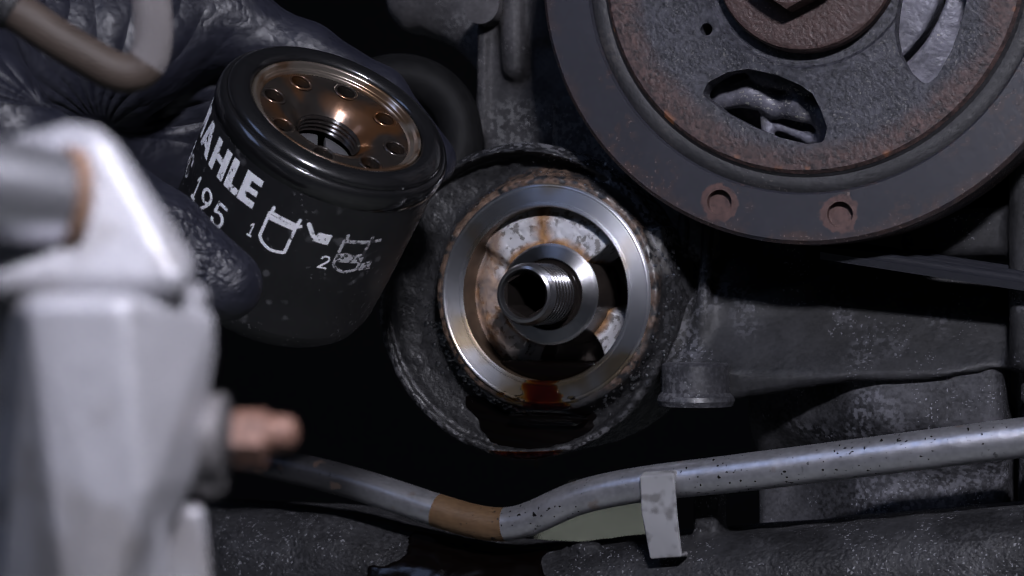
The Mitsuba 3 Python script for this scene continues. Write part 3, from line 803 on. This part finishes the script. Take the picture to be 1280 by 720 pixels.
# ------------------------------------------------------------------ oil filter held in the hand
FA = np.array([0.405, -0.53, 0.745]); FA /= np.linalg.norm(FA)
FE1 = np.array([0.745, 0, -0.405]); FE1 /= np.linalg.norm(FE1)
FE2 = np.cross(FA, FE1)
FT = np.array([-48.6, -70.0, 46.4])
FIL = frame(FT, FE1, FE2, FA)                          # local z: out of the threaded end; -y faces the camera
CR = 33.0
seam, _ = lathe([[(31.0, 0.4), (31.9, 0.9), (32.8, 0.5), (33.5, -0.8), (33.8, -2.8), (33.5, -4.6), (33.0, -5.6)]], 200, 90, 'h')
add('oil_filter__seam', seam, 'm_gasket', FIL, True)
tag('oil_filter__seam', 'glossy oil wet rolled rim')
sl_, _ = lathe([[(33.0, -5.2), (32.95, -20), (32.7, -40), (32.2, -52.5)],
                [(32.2, -52.5), (31.2, -56.5), (28.6, -59.6), (24.5, -61.0), (14, -61.4), (0.01, -61.5)]], 200, 90, 'h')
add('oil_filter__can', sl_, 'm_can', FIL, True)
gk, _ = lathe([[(24.9, -3), (24.9, 1.4), (25.3, 2.3), (26.2, 3.0), (27.8, 3.4), (29.6, 3.1), (31.0, 2.3), (31.6, 1.3), (31.7, -1)]], 200, 90, 'h')
add('oil_filter__gasket', gk, 'm_gasket', FIL, True)
tag('oil_filter__gasket', 'wet black rubber gasket')
rim, _ = lathe([[(24.9, -2.0), (24.9, 1.4), (24.5, 2.0), (24.0, 2.1), (23.6, 1.6), (23.3, 0.6), (22.8, 0.2), (22.4, 0.35), (22.0, 0.1), (21.7, -0.7)]], 200, 90, 'h')
add('oil_filter__plate_rim', rim, 'm_plate_rim', FIL, True)
cs = m3.CrossSection([[(9.3, -8.6), (10.2, -8.6), (10.6, -7.0), (12.0, -5.0), (14.2, -2.9), (16.2, -1.9), (22.6, -1.6), (22.6, -0.6), (16.6, -0.8), (13.6, -1.9), (11.2, -4.1), (9.9, -5.6), (9.3, -6.0)]])
plate = cs.revolve(160)
for k in range(8):
    a = math.radians(k * 45 + 10)
    c = m3.Manifold.cylinder(8, 2.7, 2.7, 32).translate([18.2 * math.cos(a), 18.2 * math.sin(a), -5])
    plate = plate - c
add('oil_filter__base_plate', plate, 'm_plate', FIL, 35)
tag('oil_filter__base_plate', 'oily copper brown base plate with eight holes')
for k in range(8):
    a = math.radians(k * 45 + 10)
    col, _ = lathe([[(2.62, -3.4), (2.65, -1.4), (2.8, -0.75), (3.15, -0.45), (3.5, -0.62), (3.65, -0.9)]], 32, 90, 'h')
    add('oil_filter__base_plate__hole_rim', shift(col, (18.2 * math.cos(a), 18.2 * math.sin(a), 0)), 'm_plate', FIL, True)
prof, h = [(9.35, -5.4)], -5.6
while h > -10.5:
    prof += [(9.35, h), (8.75, h - 0.55), (8.75, h - 0.7), (9.35, h - 1.25)]
    h -= 1.35
th_, _ = lathe([prof], 120, 90, 'h')
add('oil_filter__thread', th_, 'm_oily_shaded_steel', FIL, 30)
dk, _ = lathe([[(9.3, -7.5), (22.4, -7.0)]], 60, 90, 'h')
add('oil_filter__drain_valve', dk, 'm_gasket', FIL, True)
vs = m3.CrossSection([[(0, -13.2), (9.3, -13.2), (9.3, -12.0), (7.2, -11.4), (0, -11.4)]]).revolve(60)
for k in range(3):
    vs = vs - m3.Manifold.cube([2.4, 7.5, 6], True).translate([0, 5.6, -12]).rotate([0, 0, 120 * k + 20])
add('oil_filter__bypass_valve', vs, 'm_steel', FIL, 25)
tag('oil_filter__bypass_valve', 'pale metal valve disc deep inside the threaded hole')


def wrap(mesh, phi0, h0, proud=0.05):
    """Lays a flat mesh (x along the girth in mm, y up the can, z thickness) round the can, starting at angle phi0 and height h0."""
    m = trimesh.Trimesh(np.array(mesh.vertices), np.array(mesh.faces))
    v, f = trimesh.remesh.subdivide_to_size(m.vertices, m.faces, 1.2)
    z = v[:, 2]
    ph = math.radians(phi0) + v[:, 0] / CR
    r = CR - 0.06 + (z - z.min()) / max(np.ptp(z), 1e-9) * (0.06 + proud)
    return trimesh.Trimesh(np.stack([r * np.sin(ph), -r * np.cos(ph), h0 + v[:, 1]], 1), f, process=False)


DEG = math.pi / 180 * CR                               # millimetres per degree of girth


def glyph(text, phi0, phi1, h, height, bsdf, name, bold=False, shear=0.0):
    m = meshkit.text_mesh(text, height, 0.4, bold)
    v = np.array(m.vertices)
    v[:, 0] = (v[:, 0] - v[:, 0].min()) / np.ptp(v[:, 0]) * (phi1 - phi0) * DEG + shear * (v[:, 1])
    return add(name, wrap(trimesh.Trimesh(v, m.faces, process=False), phi0, h), bsdf, FIL, False)


def slab(poly, phi0, h0, bsdf, name):
    polys = getattr(poly, 'geoms', [poly])
    m = trimesh.util.concatenate([trimesh.creation.extrude_polygon(g, 0.4, engine='earcut') for g in polys])
    return add(name, wrap(m, phi0, h0), bsdf, FIL, False)


def block_letter(strokes, phi0, name):
    slab(so.unary_union([sg.Polygon(s) for s in strokes]), phi0, -17.6, 'm_print', name)


LH, S = 9.4, 2.3
rect = lambda x0, y0, x1, y1: [(x0, y0), (x1, y0), (x1, y1), (x0, y1)]
block_letter([rect(0, 0, 2.1, LH), rect(6.6, 0, 8.7, LH), [(0, LH), (2.6, LH), (5.4, 2.6), (3.4, 2.6)], [(8.7, LH), (6.1, LH), (3.4, 2.6), (5.4, 2.6)]], -80.5, 'oil_filter__letter')
block_letter([[(0, 0), (2.4, 0), (5.2, LH), (3.1, LH)], [(8.6, 0), (6.2, 0), (3.4, LH), (5.5, LH)], rect(2.0, 1.7, 6.6, 3.4)], -62.8, 'oil_filter__letter')
block_letter([rect(0, 0, S, LH), rect(5.3, 0, 5.3 + S, LH), rect(0, 3.8, 7.6, 5.7)], -45.0, 'oil_filter__letter')
block_letter([rect(0, 0, S, LH), rect(0, 0, 5.2, 2.0)], -29.8, 'oil_filter__letter')
block_letter([rect(0, 0, S, LH), rect(0, 0, 5.5, 2.0), rect(0, 3.8, 5.2, 5.5), rect(0, LH - 2.0, 5.5, LH)], -20.2, 'oil_filter__letter')
glyph('O', -82, -73, -31.0, 7.3, 'm_print_worn', 'oil_filter__letter')
glyph('C', -70, -61, -31.0, 7.3, 'm_print_worn', 'oil_filter__letter')
glyph('1', -48.5, -44.5, -30.6, 7.6, 'm_print', 'oil_filter__digit')
glyph('9', -40.8, -32.3, -30.4, 7.6, 'm_print', 'oil_filter__digit')
glyph('5', -29.2, -21.2, -30.2, 7.6, 'm_print', 'oil_filter__digit')
glyph('1', -8.2, -5.6, -25.6, 4.3, 'm_print', 'oil_filter__digit')
glyph('2', 28.6, 33.2, -26.6, 4.4, 'm_print', 'oil_filter__digit')


def cup(level):
    w_ = 7.9
    line = lambda pts, t: sg.LineString(pts).buffer(t, 4, cap_style=1)
    bot = [(0, 2.6), (1.2, 1.2), (2.8, 0.4), (w_ / 2, 0.15), (w_ - 2.8, 0.2), (w_ - 0.9, 0.7), (w_, 1.2)]
    parts = [line([(0, 10.6), (0, 2.6)] + bot[1:] + [(w_, 10.8)], 0.42), line([(0.5, 12.7), (0.4, 10.9), (8.0, 10.7), (8.2, 12.6)], 0.45)]
    parts.append(sg.Polygon([(0, 8.6), (w_, 8.8), (w_, 10.2), (0, 10.2)]) if level is None else sg.Polygon([(0.5, 10.2), (w_ - 0.4, 10.2), (w_ - 0.4, 11.3), (0.5, 11.3)]))
    if level:
        parts.append(sg.Polygon([(0, 3.4), (w_ - 0.4, 3.4), (w_ - 0.6, 6.6), (5.0, 6.0), (2.2, 6.7), (0, 6.0)]))
        parts.append(sg.Polygon([(w_ + 0.8, 0.6), (w_ + 4.6, 0.9), (w_ + 4.2, 3.8), (w_ + 0.9, 3.0)]))
        parts.append(sg.LineString([(w_ + 0.5, 11.0), (w_ + 3.6, 11.3)]).buffer(0.45))
    else:
        parts.append(sg.Polygon([(w_, 9.6), (w_ + 1.6, 10.7), (w_ + 1.3, 11.4), (w_ - 0.4, 10.4)]))
    return so.unary_union(parts)


slab(cup(None), -2.2, -26.2, 'm_print', 'oil_filter__pictogram')
slab(so.unary_union([sg.LineString([(0, 4.8), (2.2, 1.7), (4.0, 1.2)]).buffer(0.6), sg.Polygon([(2.6, 0.2), (6.9, 0.0), (7.2, 3.4), (3.4, 3.3)])]), 16.6, -18.6, 'm_print', 'oil_filter__pictogram')
slab(cup(1), 35.6, -27.0, 'm_print_worn', 'oil_filter__pictogram')
tag('oil_filter', 'black spin-on oil filter with white printing, threaded end up, held in the glove', 'oil filter')

# ------------------------------------------------------------------ the gloved hand
WEB = np.array([-121.0, -62.0, 44.0])
THUMB = [(-134, -104, 40), (-107, -112, 26), (-89, -113, 13.5), (-73, -112, 1.0)]
FINGERS = [[(-90, -22, 80), (-62, -24, 69.5), (-40, -28, 57), (-24, -30, 38)],
           [(-96, -8, 64), (-68, -2, 52), (-52, -2, 38), (-48, -4, 24)],
           [(-98, -2, 54), (-78, 6, 44), (-62, 6, 28), (-58, -2, 12)],
           [(-104, 4, 40), (-90, 10, 30), (-76, 10, 14), (-70, 4, 2)]]


def f_hand(P):
    d = None
    for k, ch in enumerate(FINGERS):
        rs = [12.5, 10.0, 8.8, 7.6] if k < 3 else [11, 9, 8, 7]
        e = schain(P, ch, rs, 3)
        d = e if d is None else smin(d, e, 3)
    palm = schain(P, [(-88, -24, 82), (-118, -34, 72), (-150, -44, 66), (-215, -50, 74), (-300, -54, 86)], [14, 22, 30, 33, 36], 8)
    palm = smin(palm, schain(P, [(-104, 2, 38), (-140, -22, 48), (-170, -40, 60)], [13, 20, 28], 8), 10)
    d = smin(d, palm, 8)
    th = schain(P, THUMB, [14.5, 11.8, 11.2, 9.6], 3)
    th = smin(th, schain(P, [(-165, -62, 66), (-136, -108, 48)], [24, 14.5], 6), 6)
    d = smin(d, th, 7)
    # pressed flat against the can, never through it
    rel = P - FT
    h = rel @ FA
    rc = np.linalg.norm(rel - h[:, None] * FA, axis=1)
    can = np.maximum(rc - 33.4, np.maximum(h - 1.4, -61.6 - h))
    return smax(d, -can, 0.8)


add('person__glove', net(f_hand, (-240, -132, -10), (-8, 34, 116), 1.15), 'm_glove', MM, True)
tag('person', 'hand in a dark blue nitrile glove gripping the black oil filter', 'person')
tag('person__glove', 'wrinkled dark blue nitrile glove')

# ------------------------------------------------------------------ silver pipe and its clip
pth = spline([(-150, -2, -47), (-120, -4, -51), (-90, -6, -55.5), (-56, -9, -60.8), (-30, -10.5, -66.8), (-13, -11, -71.0), (-1, -11, -72.6), (9, -11, -70.8), (22, -11, -64.9), (36, -11, -60.6), (52, -11, -57.6), (70, -11, -55.0), (110, -11, -48.8), (156, -11, -41.6), (185, -11, -37)], 260)
rad_ = 5.15 + 0.45 * np.clip((pth[:, 0] - 20) / 60, 0, 1) - 0.0 * pth[:, 0]
cut1, cut2 = [int(np.argmin(np.abs(pth[:, 0] - x))) for x in (-21.0, 2.6)]
v_, f_ = tube(pth, rad_, 56)
add('coolant_pipe__tube', (v_, f_), 'm_pipe', ENG, 40)
# stained band with slanting ends, a hair proud of the pipe
bp = pth[cut1:cut2 + 1]
bv_, bf_ = tube(bp, rad_[cut1:cut2 + 1] + 0.06, 56)
add('coolant_pipe__stained_band', (bv_, bf_), 'm_pipe_brown', ENG, 40)
tag('coolant_pipe__stained_band', 'brown oil stained band round the bend of the pipe')
tag('coolant_pipe', 'bent silver metal pipe crossing under the filter seat, brown at its bend', 'pipe')

cl_ = lambda u, w, v: (u, v - 11.0, w - 57.6)
clip = ballhull([cl_(47.9, 1.6, -6.6), cl_(57.2, 2.6, -6.8), cl_(48.6, -9, -6.9), cl_(58.0, -8.4, -7.0)], 0.75) + ballhull([cl_(48.6, -9, -6.9), cl_(58.0, -8.4, -7.0), cl_(50.6, -21.6, -5.2), cl_(59.0, -20.6, -5.4)], 0.75)
clip = clip + ballhull([cl_(47.9, 1.6, -6.6), cl_(57.2, 2.6, -6.8), cl_(48.0, 2.6, -3.0), cl_(57.4, 3.6, -3.2)], 0.75) + ballhull([cl_(50.6, -21.6, -5.2), cl_(59.0, -20.6, -5.4), cl_(51.0, -22.0, -1.0), cl_(59.4, -21.0, -1.0)], 0.75)
add('pipe_clip', clip, 'm_clip', ENG, 30)
tag('pipe_clip', 'pale grey strap clip hooked over the silver pipe', 'clip')

# ------------------------------------------------------------------ dark bar along the bottom
def f_bar(P):
    u, v, w = P.T
    top = np.interp(u, [-140, -61, -33, -5, 13, 42, 100, 155, 200], [-73, -73.5, -78, -82, -82, -77.4, -70, -62.6, -57])
    d = np.hypot(np.maximum(np.abs(v - 14) - 12, 0), np.maximum(np.abs(w - top + 27) - 10, 0)) - 17
    d = smin(d, sbox(P, (58, 0, -90), (66, 12, -60), 2), 3)
    d = np.minimum(d, rough(P, schain(P, [(15, -2, -82.5), (24, -3, -80), (29, -3, -79.6)], [1.2, 2.0, 2.2], 2), 1.0, 0.6, 3))
    return rough(P, d, 0.8, 0.13, 7, 4)


def f_film(P):
    u, v, w = P.T
    edge = 27 - 26 * (meshkit.fbm(np.stack([u, v * 0, w], -1) * 0.06, 4, 51) - 0.5) - 0.6 * (w + 82)
    return smax(f_bar(P) - 0.7, np.abs(u + 12) - edge, 0.6)


add('engine_oil__bar_film', net(f_film, (-58, -20, -108), (34, 8, -74), 0.8), 'm_oil', ENG, True)
add('subframe_bar', net(f_bar, (-150, -22, -112), (200, 50, -50), 1.3), 'm_bar', ENG, True)
tag('subframe_bar', 'black gritty subframe bar along the bottom edge, wet with oil in the middle', 'subframe')

# ------------------------------------------------------------------ blurred casting in the left foreground
BRK = T().translate([-0.05475, -0.328, 0]) @ T().scale(0.00073)


def at_b(pts):
    return [(a + 75, b + 230, c) for a, b, c in pts]


ear = ballhull(at_b([(-84, -238, 27), (-77.5, -240, 24), (-64, -243, 4), (-64, -246, 2), (-112, -246, 2), (-112, -235, 12), (-93, -234, 25), (-80, -239, 26.3)]), 4.4)
ledge = ballhull(at_b([(-62, -232, -2), (-62, -226, -2), (-112, -228, -2), (-112, -236, -2), (-66, -238, -3)]), 2.6)
main = ballhull(at_b([(-85, -252, -5), (-71.5, -253, -5), (-69, -252, -36), (-75, -252, -40), (-61.0, -235, -7), (-61.2, -233, -12), (-64.5, -235, -18), (-64.5, -236, -35), (-112, -206, -6), (-112, -202, -70), (-95, -232, -66), (-78, -250, -66)]), 4.0)
low = ballhull(at_b([(-75, -241, -42), (-67, -241, -42), (-66, -240, -72), (-77, -240, -72)]), 2.2) + ballhull(at_b([(-61.5, -231, -44), (-59, -229, -72), (-66, -230, -72), (-66, -231, -44)]), 2.0)
boss = m3.Manifold.cylinder(8.5, 8.2, 9.0, 48).rotate([0, 90, 0]).translate([10.5, 2, -29.5]) + ballhull(at_b([(-61, -229, -37), (-58.5, -229, -38)]), 3.0)
dimple = ballhull(at_b([(-66.5, -247, -6), (-64.5, -244, -16)]), 1.5)
add('foreground_bracket', (ear + ledge + main + low + dimple), 'm_alu', BRK, 40)
add('foreground_bracket__boss', boss, 'm_alu_shaded', BRK, 40)
tag('foreground_bracket', 'bright cast aluminium bracket, strongly out of focus at the left', 'bracket')
bd = np.array([-0.80, -0.58, 0.12]); bd /= np.linalg.norm(bd)
bx = np.cross(bd, [0, 0, 1]); bx /= np.linalg.norm(bx)
BOLT = frame([-59.9, -338, 11.7], bx * 0.73, np.cross(bd, bx) * 0.73, bd * 0.73)
wm, _ = lathe([[(0.1, 0), (9.6, 0)], [(9.6, 0), (10.2, 0.6), (10.2, 2.6), (9.6, 3.2)], [(9.6, 3.2), (0.1, 3.2)]], 64, 90, 'h')
add('mounting_bolt__washer', wm, 'm_rust_brown', BOLT, 30)
tag('mounting_bolt__washer', 'rusty brown washer')
wm, _ = lathe([[(9.0, 3.0), (9.4, 4.0), (9.4, 22)], [(9.4, 22), (8.6, 23.4), (0.1, 23.6)]], 64, 90, 'h')
add('mounting_bolt__head', wm, 'm_steel', BOLT, 30)
tag('mounting_bolt', 'blurred round steel bolt head with a rusty washer at the left edge', 'bolt')
RB = frame([-39.2, -328.7, -21.2], [0, 0.73, 0], [0, 0, 0.73], [0.73, 0, 0])
hexs = m3.CrossSection([[(5.6 * math.cos(x), 5.6 * math.sin(x)) for x in np.radians(np.arange(6) * 60 + 10)]]).extrude(6.2) ^ m3.Manifold.sphere(7.2, 40).translate([0, 0, 1.4])
add('rusty_bolt__hexagon', hexs, 'm_rust_light', RB, 25)
tip = m3.Manifold.cylinder(4.6, 3.5, 3.3, 32).translate([0, 0.9, 5.8]) + m3.Manifold.sphere(3.3, 32).scale([1, 1, 0.6]).translate([0, 0.9, 10.4])
add('rusty_bolt__tip', tip, 'm_rust_light', RB, 40)
tag('rusty_bolt', 'rusty bolt end sticking out right of the blurred bracket', 'bolt')

# ------------------------------------------------------------------ hose at the top left
hp = spline([(-107.5, -203, 60.5), (-101, -202, 56.2), (-94, -201, 51.5), (-86.7, -200, 47.2), (-81.5, -199.5, 44.9), (-77.6, -199, 45.6), (-75.4, -199, 49.2), (-75.0, -199, 57), (-75.0, -199, 80)], 140)
k0 = int(np.argmin(np.linalg.norm(hp - np.array([-77.0, -199, 46.2]), axis=1)))
rp = np.where(np.arange(140) < k0, 5.2, 4.7)
rp = 4.15 + 0 * rp
add('rubber_hose__bend', tube(hp[:k0 + 4], rp[:k0 + 4], 48), 'm_hose', MM, 40)
add('rubber_hose__ribbed_sleeve', tube(hp[k0:], 3.9, 120, lambda a: 0.022 * np.cos(a * 30)), 'm_hose_ribbed', MM, 40)
tag('rubber_hose__ribbed_sleeve', 'lighter finely ribbed upright sleeve')
HF = hp[3] - hp[0]; HF /= np.linalg.norm(HF)
hx_ = np.cross(HF, [0, 1, 0]); hx_ /= np.linalg.norm(hx_)
HEND = frame(hp[0] + HF * 3.0, hx_, np.cross(HF, hx_), HF)
fm, _ = lathe([[(0.1, -8), (4.8, -8), (5.2, -7.4), (5.2, -3), (4.6, -2.4), (4.6, -0.8), (5.0, 0), (5.0, 2.2), (4.4, 2.7)]], 48, 90, 'h')
add('rubber_hose__ferrule', fm, 'm_cast_dark', HEND, 30)
tag('rubber_hose', 'brown rubber hose bending upward in front of the glove', 'hose')
